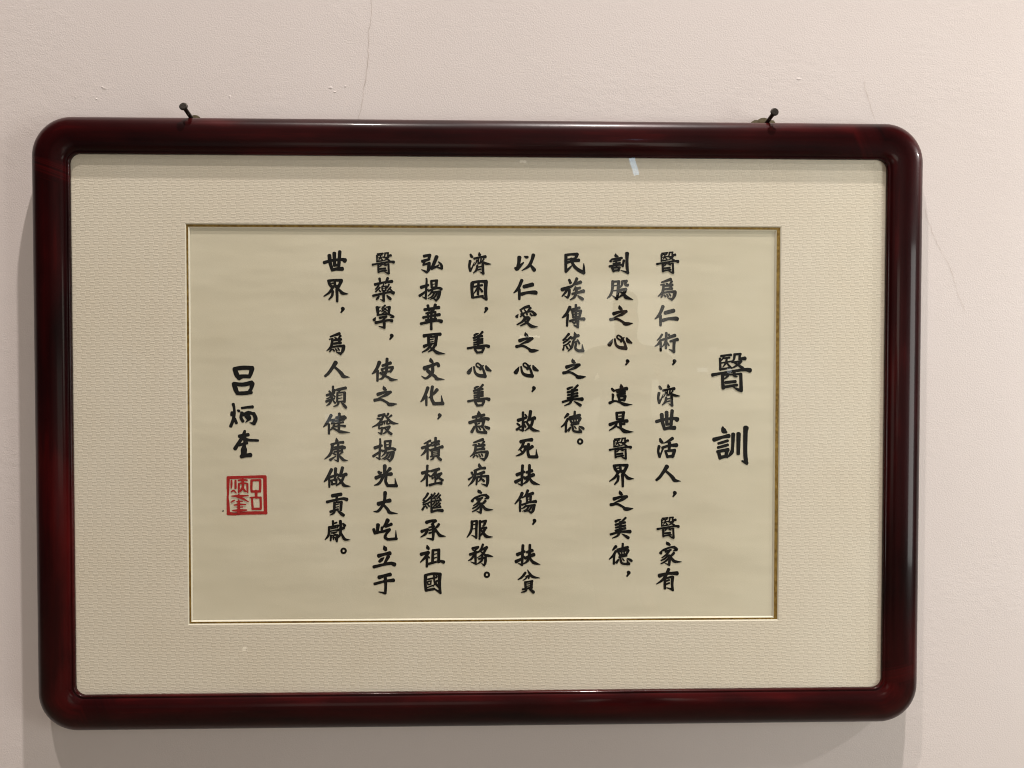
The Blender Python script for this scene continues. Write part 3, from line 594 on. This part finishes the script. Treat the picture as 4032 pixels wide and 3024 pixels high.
'健': ('C3', '292,60,46 250,140,42 215,195,40 172,242,14; 258,200,34 258,345,34; 372,108,32 515,98,44; 420,35,42 412,275,36; 370,92,30 500,78,36; 498,85,36 492,130,26; 355,152,26 488,128,28; 365,188,24 480,168,28; 350,236,26 440,222,26 505,228,38; 280,140,30 345,125,28; 338,130,30 298,192,22; 300,186,24 345,182,22; 345,186,28 320,250,30 270,295,16; 305,250,24 380,290,30 450,318,44 585,326,8'),
'康': ('C3', '373,415,14 380,455,50; 295,514,34 400,486,32 478,480,42; 312,510,42 300,610,40 265,682,38 190,742,12; 340,558,26 475,538,26; 470,545,36 460,605,30; 322,596,28 410,575,28 500,560,48; 340,630,24 465,608,30; 402,500,36 398,640,36 398,772,32; 340,750,10 398,772,32; 322,650,24 362,672,26; 280,752,40 365,695,14; 470,630,32 415,675,16; 410,680,26 460,732,40 490,757,38 552,762,8'),
'做': ('C3', '298,905,48 250,1000,42 215,1058,38 182,1096,14; 262,1030,34 264,1175,30; 278,1022,36 395,980,34; 362,890,46 350,1072,34; 298,1080,32 312,1138,28; 290,1074,26 380,1056,28; 375,1060,32 372,1128,28; 300,1132,28 378,1120,28; 468,875,46 445,960,42 392,1032,18; 440,1002,34 525,978,50; 492,1000,36 450,1092,36 370,1158,14; 410,1045,26 460,1104,38 500,1152,44 592,1165,8'),
'貢': ('C3', '312,1312,52 445,1288,48; 382,1300,36 375,1385,34; 228,1408,40 380,1372,34 480,1355,38 535,1370,52; 345,1422,40 340,1525,36; 345,1418,24 460,1406,30; 448,1412,44 442,1535,38; 360,1452,16 408,1440,16; 360,1492,16 408,1480,16; 282,1560,38 400,1520,28; 352,1535,32 330,1582,30 274,1612,12; 398,1546,24 450,1590,46 485,1615,44'),
'獻': ('C4', '320,362,36 320,425,30; 330,402,24 378,385,28; 262,458,30 400,430,32; 402,434,30 385,472,16; 262,455,36 255,560,36 238,605,34 198,652,16; 290,482,20 370,465,22; 282,520,22 375,500,22; 290,548,22 375,535,22; 288,582,28 284,665,28; 285,594,22 392,576,26; 388,580,36 380,680,30; 300,545,18 365,570,18; 330,600,18 328,652,18; 352,620,18 362,655,20; 298,624,16 376,612,16; 385,508,34 490,468,42; 436,362,44 440,480,40 430,572,38 378,645,12; 440,535,24 480,612,40 512,648,40 590,655,8; 475,402,28 505,432,44'),
'呂': ('S', '325,205,60 358,295,66 398,352,46; 318,202,50 450,186,58 595,188,52; 588,198,62 565,280,52 545,325,44; 385,330,72 460,315,52 550,318,52; 312,430,58 342,520,62 365,565,50; 310,430,54 450,440,54 585,412,60; 590,425,66 575,500,46 550,535,40; 355,572,46 460,572,52 575,558,50'),
'炳': ('S', '302,738,44 316,800,36 318,880,40 300,980,44 264,1075,44; 284,865,42 284,900,50; 325,960,40 350,1025,42; 372,832,28 388,842,40 402,852,20; 432,796,32 520,786,36 595,780,44; 436,872,48 420,940,42 450,998,44; 455,900,40 530,870,50 600,882,42; 612,882,50 642,960,56 615,1035,50; 618,1035,46 555,1020,14; 532,850,24 528,920,58 550,955,46 492,1014,12; 485,925,26 512,965,18'),
'奎': ('S', '478,1145,34 462,1200,46 455,1255,46; 395,1225,48 530,1202,46; 430,1262,48 380,1335,46 330,1415,52; 470,1268,50 550,1285,38 680,1290,32; 478,1250,44 472,1340,34 465,1430,84; 465,1430,84 462,1510,74; 392,1362,34 510,1325,44; 425,1532,52 500,1518,50 565,1510,58'),
'印': ('K', '290,300,86 285,600,78 285,760,60 275,900,56 285,1050,78 295,1370,90; 285,1370,96 500,1385,80 700,1362,90 1420,1350,84; 1380,280,96 1385,700,96 1400,1360,96; 285,310,84 700,295,76 1050,285,80 1390,280,84; 985,385,64 978,600,64 985,715,60; 975,388,56 1250,382,58; 1240,385,66 1242,560,66 1232,715,64; 985,718,64 1240,715,64; 1120,700,76 1120,900,76; 925,912,14 980,895,40 1260,900,60; 995,910,56 1008,1100,60 1018,1215,60; 1250,905,66 1258,1060,58 1258,1215,64; 1005,1232,62 1255,1232,66; 388,392,48 388,520,54 380,620,34; 508,392,56 508,620,60; 372,738,26 438,690,50 485,712,40 532,765,26; 592,388,44 715,378,54 850,382,46; 720,370,70 725,480,70 728,600,70; 610,490,56 606,620,56 600,750,36; 600,496,40 715,470,50 868,486,40; 860,490,54 862,620,56 872,755,30; 715,600,56 665,690,60 600,750,24; 725,620,60 790,700,56 845,730,24; 606,800,44 600,900,50; 395,856,32 610,850,62 885,842,34; 540,880,26 600,895,40 700,920,60 895,1025,26; 490,978,24 430,1000,44 370,1045,22; 600,955,20 605,1040,70 605,1180,72 600,1340,84; 530,1025,20 605,1010,40 720,1012,24; 468,1122,36 605,1108,50 812,1105,34; 548,1190,20 720,1180,34; 425,1288,40 610,1280,70 840,1270,36'),
'丶': ('K', '122,1300,26 150,1292,30'),
}
GLYPHS['乚'] = ('A1', '0,0,1 1,1,1')
del GLYPHS['乚']
# every piece of writing: parts of the paper and the characters in each, with the shift in
# photograph pixels from where the character was measured; a triple (x, y, scale) re-centres a copy
M = lambda c, x, y: ((CROPS[c][0] + x / 3.95), (CROPS[c][1] + y / 3.95))
def D(frm, fx, fy, to, tx, ty):
    a, b = M(frm, fx, fy), M(to, tx, ty)
    return (b[0] - a[0], b[1] - a[1])
CM = ('A2', 1955, 203)
PD = ('A2', 490, 1455)
def cm(c, x, y): return ('，', D(*CM, c, x, y))
def pd(c, x, y): return ('。', D(*PD, c, x, y))
def yi(c, x, y): return ('醫', M(c, x, y) + (.563,))
O = (0, 0)
TEXT = [
 ('title_writing', [('醫', O), ('訓', O)]),
 ('text_column', [yi('A1', 1852, 252), ('爲', O), ('仁', O), ('術', O), cm('A2', 1955, 203), ('濟', O), ('世', O), ('活', O), ('人', O),
                  cm('A3', 1960, 950), yi('A4', 1858, 464), ('家', O), ('有', O)]),
 ('text_column', [('割', O), ('股', O), ('之', O), ('心', O), cm('A2', 1225, 205), ('這', O), ('是', O), yi('A3', 1116, 259), ('界', O),
                  ('之', D('A1', 1100, 915, 'A3', 1107, 912)), ('美', D('A2', 215, 840, 'A4', 960, 570)), ('德', D('A2', 408, 987, 'A4', 1155, 712)), cm('A4', 1242, 1163)]),
 ('text_column', [('民', O), ('族', O), ('傳', O), ('統', O), ('之', D('A1', 1100, 915, 'A2', 370, 165)), ('美', O), ('德', O), ('。', O)]),
 ('text_column', [('以', O), ('仁', D('A1', 1780, 917, 'B1', 1796, 510)), ('愛', O), ('之', D('A1', 1100, 915, 'B2', 1850, 70)), ('心', D('A1', 1000, 1438, 'B2', 1755, 605)),
                  cm('B2', 1980, 938), ('救', O), ('死', O), ('扶', O), ('傷', O), cm('B4', 1990, 355), ('扶', D('B3', 1916, 828, 'B4', 1922, 726)), ('貧', O)]),
 ('text_column', [('濟', D('A2', 1858, 560, 'B1', 1132, 88)), ('困', O), cm('B1', 1240, 970), ('善', O), ('心', D('A1', 1000, 1438, 'B2', 1022, 608)),
                  ('善', D('B2', 1185, 60, 'B2', 1190, 884)), ('意', O), ('爲', D('A1', 1845, 670, 'B3', 1135, 594)), ('病', O), ('家', D('A4', 2070, 997, 'B3', 1350, 1530)), ('服', O), ('務', O), pd('B4', 1252, 1197)]),
 ('text_column', [('弘', O), ('揚', O), ('華', O), ('夏', O), ('文', O), ('化', O), cm('B2', 515, 1362), ('積', O), ('極', O), ('繼', O), ('承', O), ('祖', O), ('國', O)]),
 ('text_column', [yi('C1', 1102, 262), ('藥', O), ('學', O), cm('C1', 1230, 1388), ('使', O), ('之', D('A1', 1100, 915, 'C2', 1107, 905)), ('發', O),
                  ('揚', D('B1', 315, 495, 'C3', 1056, 423)), ('光', O), ('大', O), ('屹', O), ('立', O), ('于', O)]),
 ('text_column', [('世', D('A2', 1922, 965, 'C1', 427, 72)), ('界', D('A3', 1136, 680, 'C1', 367, 687)), cm('C1', 470, 970), ('爲', D('A1', 1845, 672, 'C2', 365, 253)),
                  ('人', D('A3', 1860, 650, 'C2', 382, 652)), ('類', O), ('健', O), ('康', O), ('做', O), ('貢', O), ('獻', O), pd('C4', 485, 825)]),
 ('signature', [('呂', O), ('炳', O), ('奎', O), ('丶', O)]),
 ('seal_stamp', [('印', O)]),
]

def smooth_path(P, n=7):
    """Catmull-Rom through the measured points, width included"""
    if len(P) == 2:
        a, b = P
        return [tuple(a[k] + (b[k] - a[k]) * i / n for k in range(3)) for i in range(n + 1)]
    first = tuple(2 * P[0][k] - P[1][k] for k in range(3))
    last = tuple(2 * P[-1][k] - P[-2][k] for k in range(3))
    Q = [first] + list(P) + [last]
    out = []
    for i in range(1, len(Q) - 2):
        p0, p1, p2, p3 = Q[i - 1:i + 3]
        for s in range(n):
            t = s / n
            out.append(tuple(0.5 * (2 * p1[k] + (p2[k] - p0[k]) * t + (2 * p0[k] - 5 * p1[k] + 4 * p2[k] - p3[k]) * t * t
                                    + (3 * p1[k] - p0[k] - 3 * p2[k] + p3[k]) * t ** 3) for k in range(3)))
    out.append(tuple(P[-1]))
    return out

def stroke(P, depth, vs, fs, flat=0.42, gain=1.10):
    """one brush stroke: a ribbon of changing width with slanted, softly squared ends"""
    Q = [(x, y, max(w, 0.8) * gain) for x, y, w in smooth_path(P)]
    n = len(Q)
    base = len(vs)
    rows = []
    for i in range(n):
        a, b = Q[max(i - 1, 0)], Q[min(i + 1, n - 1)]
        dx, dy = b[0] - a[0], b[1] - a[1]
        L = math.hypot(dx, dy) or 1.0
        dx, dy = dx / L, dy / L
        x, y, w = Q[i]
        j = 1 + random.uniform(-0.025, 0.025)
        rows.append(((x, y), (dx, dy), w * j / 2))
    def put(x, y):
        vs.append(unproject(x, y, depth))
        return len(vs) - 1
    left, right = [], []
    for (x, y), (dx, dy), h in rows:
        left.append(put(x + dy * h, y - dx * h))
        right.append(put(x - dy * h, y + dx * h))
    for i in range(n - 1):
        fs.append((left[i], right[i], right[i + 1], left[i + 1]))
    for end in (0, -1):
        (x, y), (dx, dy), h = rows[end]
        s = -1 if end == 0 else 1
        ids = []
        for a in (68, 38, 8, -22, -52, -76):
            ca, sa = math.cos(math.radians(a)), math.sin(math.radians(a))
            e = 0.86 if abs(a) < 45 else 0.97
            px = abs(ca) ** 0.75 * h * 2 * flat
            ids.append(put(x + s * dx * px + dy * h * sa * e, y + s * dy * px - dx * h * sa * e))
        chain = [left[end]] + ids + [right[end]]
        fs.append(tuple(chain) if s > 0 else tuple(reversed(chain)))

KIND = {'，': 'comma', '。': 'full_stop', '丶': 'ink_dot', '印': 'seal_print'}

def written(name, chars, mat, z0):
    """a column of writing: a part whose characters are its sub-parts"""
    single = len(chars) == 1
    part = None
    if not single:
        part = bpy.data.objects.new(name, None)
        part.empty_display_size = 0.01
        COL.objects.link(part)
        part.parent = fc
    for ch, off in chars:
        vs, fs = [], []
        crop, spec = GLYPHS[ch]
        ox, oy, sc = CROPS[crop]
        for k, st in enumerate(spec.split(';')):
            P = []
            for tr in st.split():
                x, y, w = (float(u) for u in tr.split(','))
                x, y, w = ox + x / sc, oy + y / sc, w / sc
                if len(off) == 3:
                    cx, cy = ox + 398 / sc, oy + 352 / sc
                    x, y, w = off[0] + (x - cx) * off[2], off[1] + (y - cy) * off[2], w * off[2]
                else:
                    x, y = x + off[0], y + off[1]
                P.append((x, y, w))
            stroke(P, z0 + 0.000012 * k, vs, fs, gain=1.12 if crop == 'K' else 1.03 if ch in '美割善' else 1.24 if len(off) == 3 else max(1.08, min(1.18, 1.18 - 0.008 * (spec.count(';') - 7))))
        mesh_obj(name if single else KIND.get(ch, 'character'), vs, fs, mat, fc if single else part)

for name, chars in TEXT:
    written(name, chars, MS if name == 'seal_stamp' else MI, PD_ + 0.00015)

# metal hanger plates showing above the back edge of the frame
def plate(pixels, depth, thick):
    top = [unproject(x, y, depth) for x, y in pixels]
    n = len(top)
    vs = top + [Vector((p.x, p.y - thick, p.z)) for p in top]
    fs = [tuple(range(n)), tuple(reversed(range(n, 2 * n)))]
    for i in range(n):
        j = (i + 1) % n
        fs.append((i, n + i, n + j, j))
    return mesh_obj('hanger_plate', vs, fs, MT, fc)

plate([(735, 540), (742, 478), (754, 458), (770, 455), (780, 457), (790, 464), (800, 478), (806, 540)], 0.0055, 0.002)
plate([(2950, 540), (2957, 482), (2968, 475), (2980, 475), (2994, 467), (3008, 466), (3022, 470), (3034, 475), (3043, 476), (3050, 484), (3056, 540)], 0.0055, 0.002)

# ------------------------------------------------------------------ the two nails
def nail(head_px, base_px, label):
    head = unproject(*head_px, 0.034)
    base = unproject(*base_px, 0.012)
    ax = (base - head).normalized()
    tip = base + ax * ((0.012 + base.y * -1) / ax.y)         # reaches into the wall
    root = empty('nail', tip, label, 'nail', 'nails the frame hangs from')
    side = ax.cross(Vector((0, 0, 1))).normalized()
    up = side.cross(ax)
    def lathe(name, prof, n=20):
        vs, fs = [], []
        for s, r in prof:
            for i in range(n):
                a = i / n * 2 * math.pi
                vs.append(head + ax * s + side * (r * math.cos(a)) + up * (r * math.sin(a)) - tip)
        for k in range(len(prof) - 1):
            for i in range(n):
                fs.append((k * n + i, k * n + (i + 1) % n, (k + 1) * n + (i + 1) % n, (k + 1) * n + i))
        fs.append(tuple(reversed(range(n))))
        fs.append(tuple(range((len(prof) - 1) * n, len(prof) * n)))
        return mesh_obj(name, vs, fs, MN, root)
    lathe('head', [(-.0002, .0034), (0, .0042), (.0004, .0046), (.0014, .0046), (.0020, .0036), (.0026, .0024)])
    lathe('shank', [(.0020, .0023), ((tip - head).length, .0022)])
    return root

nail((721, 417), (757, 470), 'dark steel nail leaning out to the left above the left end of the frame')
nail((3051, 439), (3020, 482), 'dark steel nail leaning out to the right above the right end of the frame')

# ------------------------------------------------------------------ the room behind: floor and the visitor mirrored in the glass
FZ = -1.26
v, f = box(-4, 4, -6, 0, FZ - 0.1, FZ)
mfl = NT('floor_tiles')
mfl.done(mfl.ramp(mfl.noise(mfl.coords(), 3, 3), [(0.3, (0.16, 0.13, 0.10)), (0.7, (0.20, 0.165, 0.13))]), 0.5)
floor = mesh_obj('floor', v, f, mfl.mat)
floor['kind'] = 'structure'

def cloth(name, c, rough=0.85):
    m_ = NT(name)
    m_.done(m_.ramp(m_.noise(m_.coords(), 12, 3), [(0.3, c), (0.7, tuple(min(1, k * 1.3) for k in c))]), rough)
    return m_.mat
M_SKIN, M_DARK, M_HAIR, M_PALE, M_PHONE = (cloth('skin', (0.36, 0.20, 0.13), 0.5), cloth('dark_cloth', (0.020, 0.019, 0.018)),
    cloth('black_hair', (0.008, 0.007, 0.006), 0.5), cloth('pale_sleeve', (0.55, 0.53, 0.48)), cloth('phone_shell', (0.02, 0.02, 0.022), 0.3))

def skin_mesh(name, joints, bones, mat, parent, levels=2):
    """a body grown over a skeleton of joints: name -> (x, y, z, rx, ry)"""
    names = list(joints)
    me = bpy.data.meshes.new(name)
    me.from_pydata([joints[k][:3] for k in names], [(names.index(a), names.index(b)) for a, b in bones], [])
    o = bpy.data.objects.new(name, me)
    COL.objects.link(o)
    o.modifiers.new('skin', 'SKIN').use_smooth_shade = True
    for i, k in enumerate(names):
        me.skin_vertices[0].data[i].radius = joints[k][3:5]
        me.skin_vertices[0].data[i].use_root = i == 0
    s = o.modifiers.new('sub', 'SUBSURF')
    s.levels = s.render_levels = levels
    dg = bpy.context.evaluated_depsgraph_get()
    dg.update()
    me2 = bpy.data.meshes.new_from_object(o.evaluated_get(dg))
    me2.name = name
    o.modifiers.clear()
    o.data = me2
    me2.materials.clear()
    me2.materials.append(mat)
    for p in me2.polygons:
        p.use_smooth = True
    o.parent = parent
    return o

person = empty('person', (0.72, -3.20, FZ), 'person in dark clothes holding up a phone, mirrored in the glass of the frame', 'person')
J = {'pelvis': (0, 0, .93, .15, .11), 'waist': (0, 0, 1.08, .135, .10), 'chest': (0, 0, 1.27, .165, .115), 'collar': (0, -.01, 1.40, .12, .085),
     'neck': (0, 0, 1.47, .055, .055), 'skull': (0, .02, 1.57, .075, .088), 'crown': (0, .01, 1.66, .068, .08),
     'hip_l': (-.09, 0, .86, .095, .095), 'knee_l': (-.11, .01, .48, .065, .065), 'ankle_l': (-.12, -.02, .09, .042, .045), 'toe_l': (-.13, .14, .035, .04, .03),
     'hip_r': (.09, 0, .86, .095, .095), 'knee_r': (.11, .01, .48, .065, .065), 'ankle_r': (.12, -.02, .09, .042, .045), 'toe_r': (.13, .14, .035, .04, .03),
     'sh_l': (-.19, -.01, 1.37, .062, .062), 'el_l': (-.30, .12, 1.16, .045, .045), 'wr_l': (-.12, .36, 1.27, .028, .024), 'palm_l': (-.085, .40, 1.31, .030, .016),
     'sh_r': (.19, -.01, 1.37, .062, .062), 'el_r': (.30, .12, 1.16, .045, .045), 'wr_r': (.12, .36, 1.27, .028, .024), 'palm_r': (.085, .40, 1.31, .030, .016)}
B = [('pelvis', 'waist'), ('waist', 'chest'), ('chest', 'collar'), ('collar', 'neck'), ('neck', 'skull'), ('skull', 'crown')]
for s in 'lr':
    B += [('pelvis', 'hip_' + s), ('hip_' + s, 'knee_' + s), ('knee_' + s, 'ankle_' + s), ('ankle_' + s, 'toe_' + s),
          ('collar', 'sh_' + s), ('sh_' + s, 'el_' + s), ('el_' + s, 'wr_' + s), ('wr_' + s, 'palm_' + s)]
    sx = -1 if s == 'l' else 1
    for q in range(4):                                            # fingers closed round the edge of the phone
        z = 1.345 - q * 0.022
        J[f'f{q}a_{s}'] = (sx * .088, .425, z, .0095, .0095)
        J[f'f{q}b_{s}'] = (sx * .080, .447 - q * .002, z + .004, .0085, .0085)
        J[f'f{q}c_{s}'] = (sx * (.050 + .003 * q), .450, z + .006, .0075, .0075)
        B += [('palm_' + s, f'f{q}a_{s}'), (f'f{q}a_{s}', f'f{q}b_{s}'), (f'f{q}b_{s}', f'f{q}c_{s}')]
    J['ta_' + s] = (sx * .070, .395, 1.335, .011, .011)
    J['tb_' + s] = (sx * .045, .405, 1.355, .009, .009)
    B += [('palm_' + s, 'ta_' + s), ('ta_' + s, 'tb_' + s)]
body = skin_mesh('body', J, B, M_SKIN, person)
clothes = {k: (v_[0], v_[1], v_[2], v_[3] + .012, v_[4] + .012) for k, v_ in J.items() if k in ('pelvis', 'waist', 'chest', 'collar', 'hip_l', 'knee_l', 'ankle_l', 'hip_r', 'knee_r', 'ankle_r',
            'sh_l', 'el_l', 'wr_l', 'sh_r', 'el_r', 'wr_r')}
skin_mesh('clothing', clothes, [b for b in B if b[0] in clothes and b[1] in clothes], M_DARK, person)
skin_mesh('hair', {'a': (0, -.055, 1.56, .062, .045), 'b': (0, -.03, 1.66, .080, .075), 'c': (0, .03, 1.705, .066, .06), 'd': (0, .085, 1.685, .045, .02)}, [('a', 'b'), ('b', 'c'), ('c', 'd')], M_HAIR, person)
v, f = box(0.72 - .078, 0.72 + .078, -3.20 + .408, -3.20 + .417, FZ + 1.272, FZ + 1.350)
ph = mesh_obj('phone', v, f, M_PHONE)
ph['label'] = 'dark phone held up in both hands by the person mirrored in the glass'
ph['category'] = 'phone'
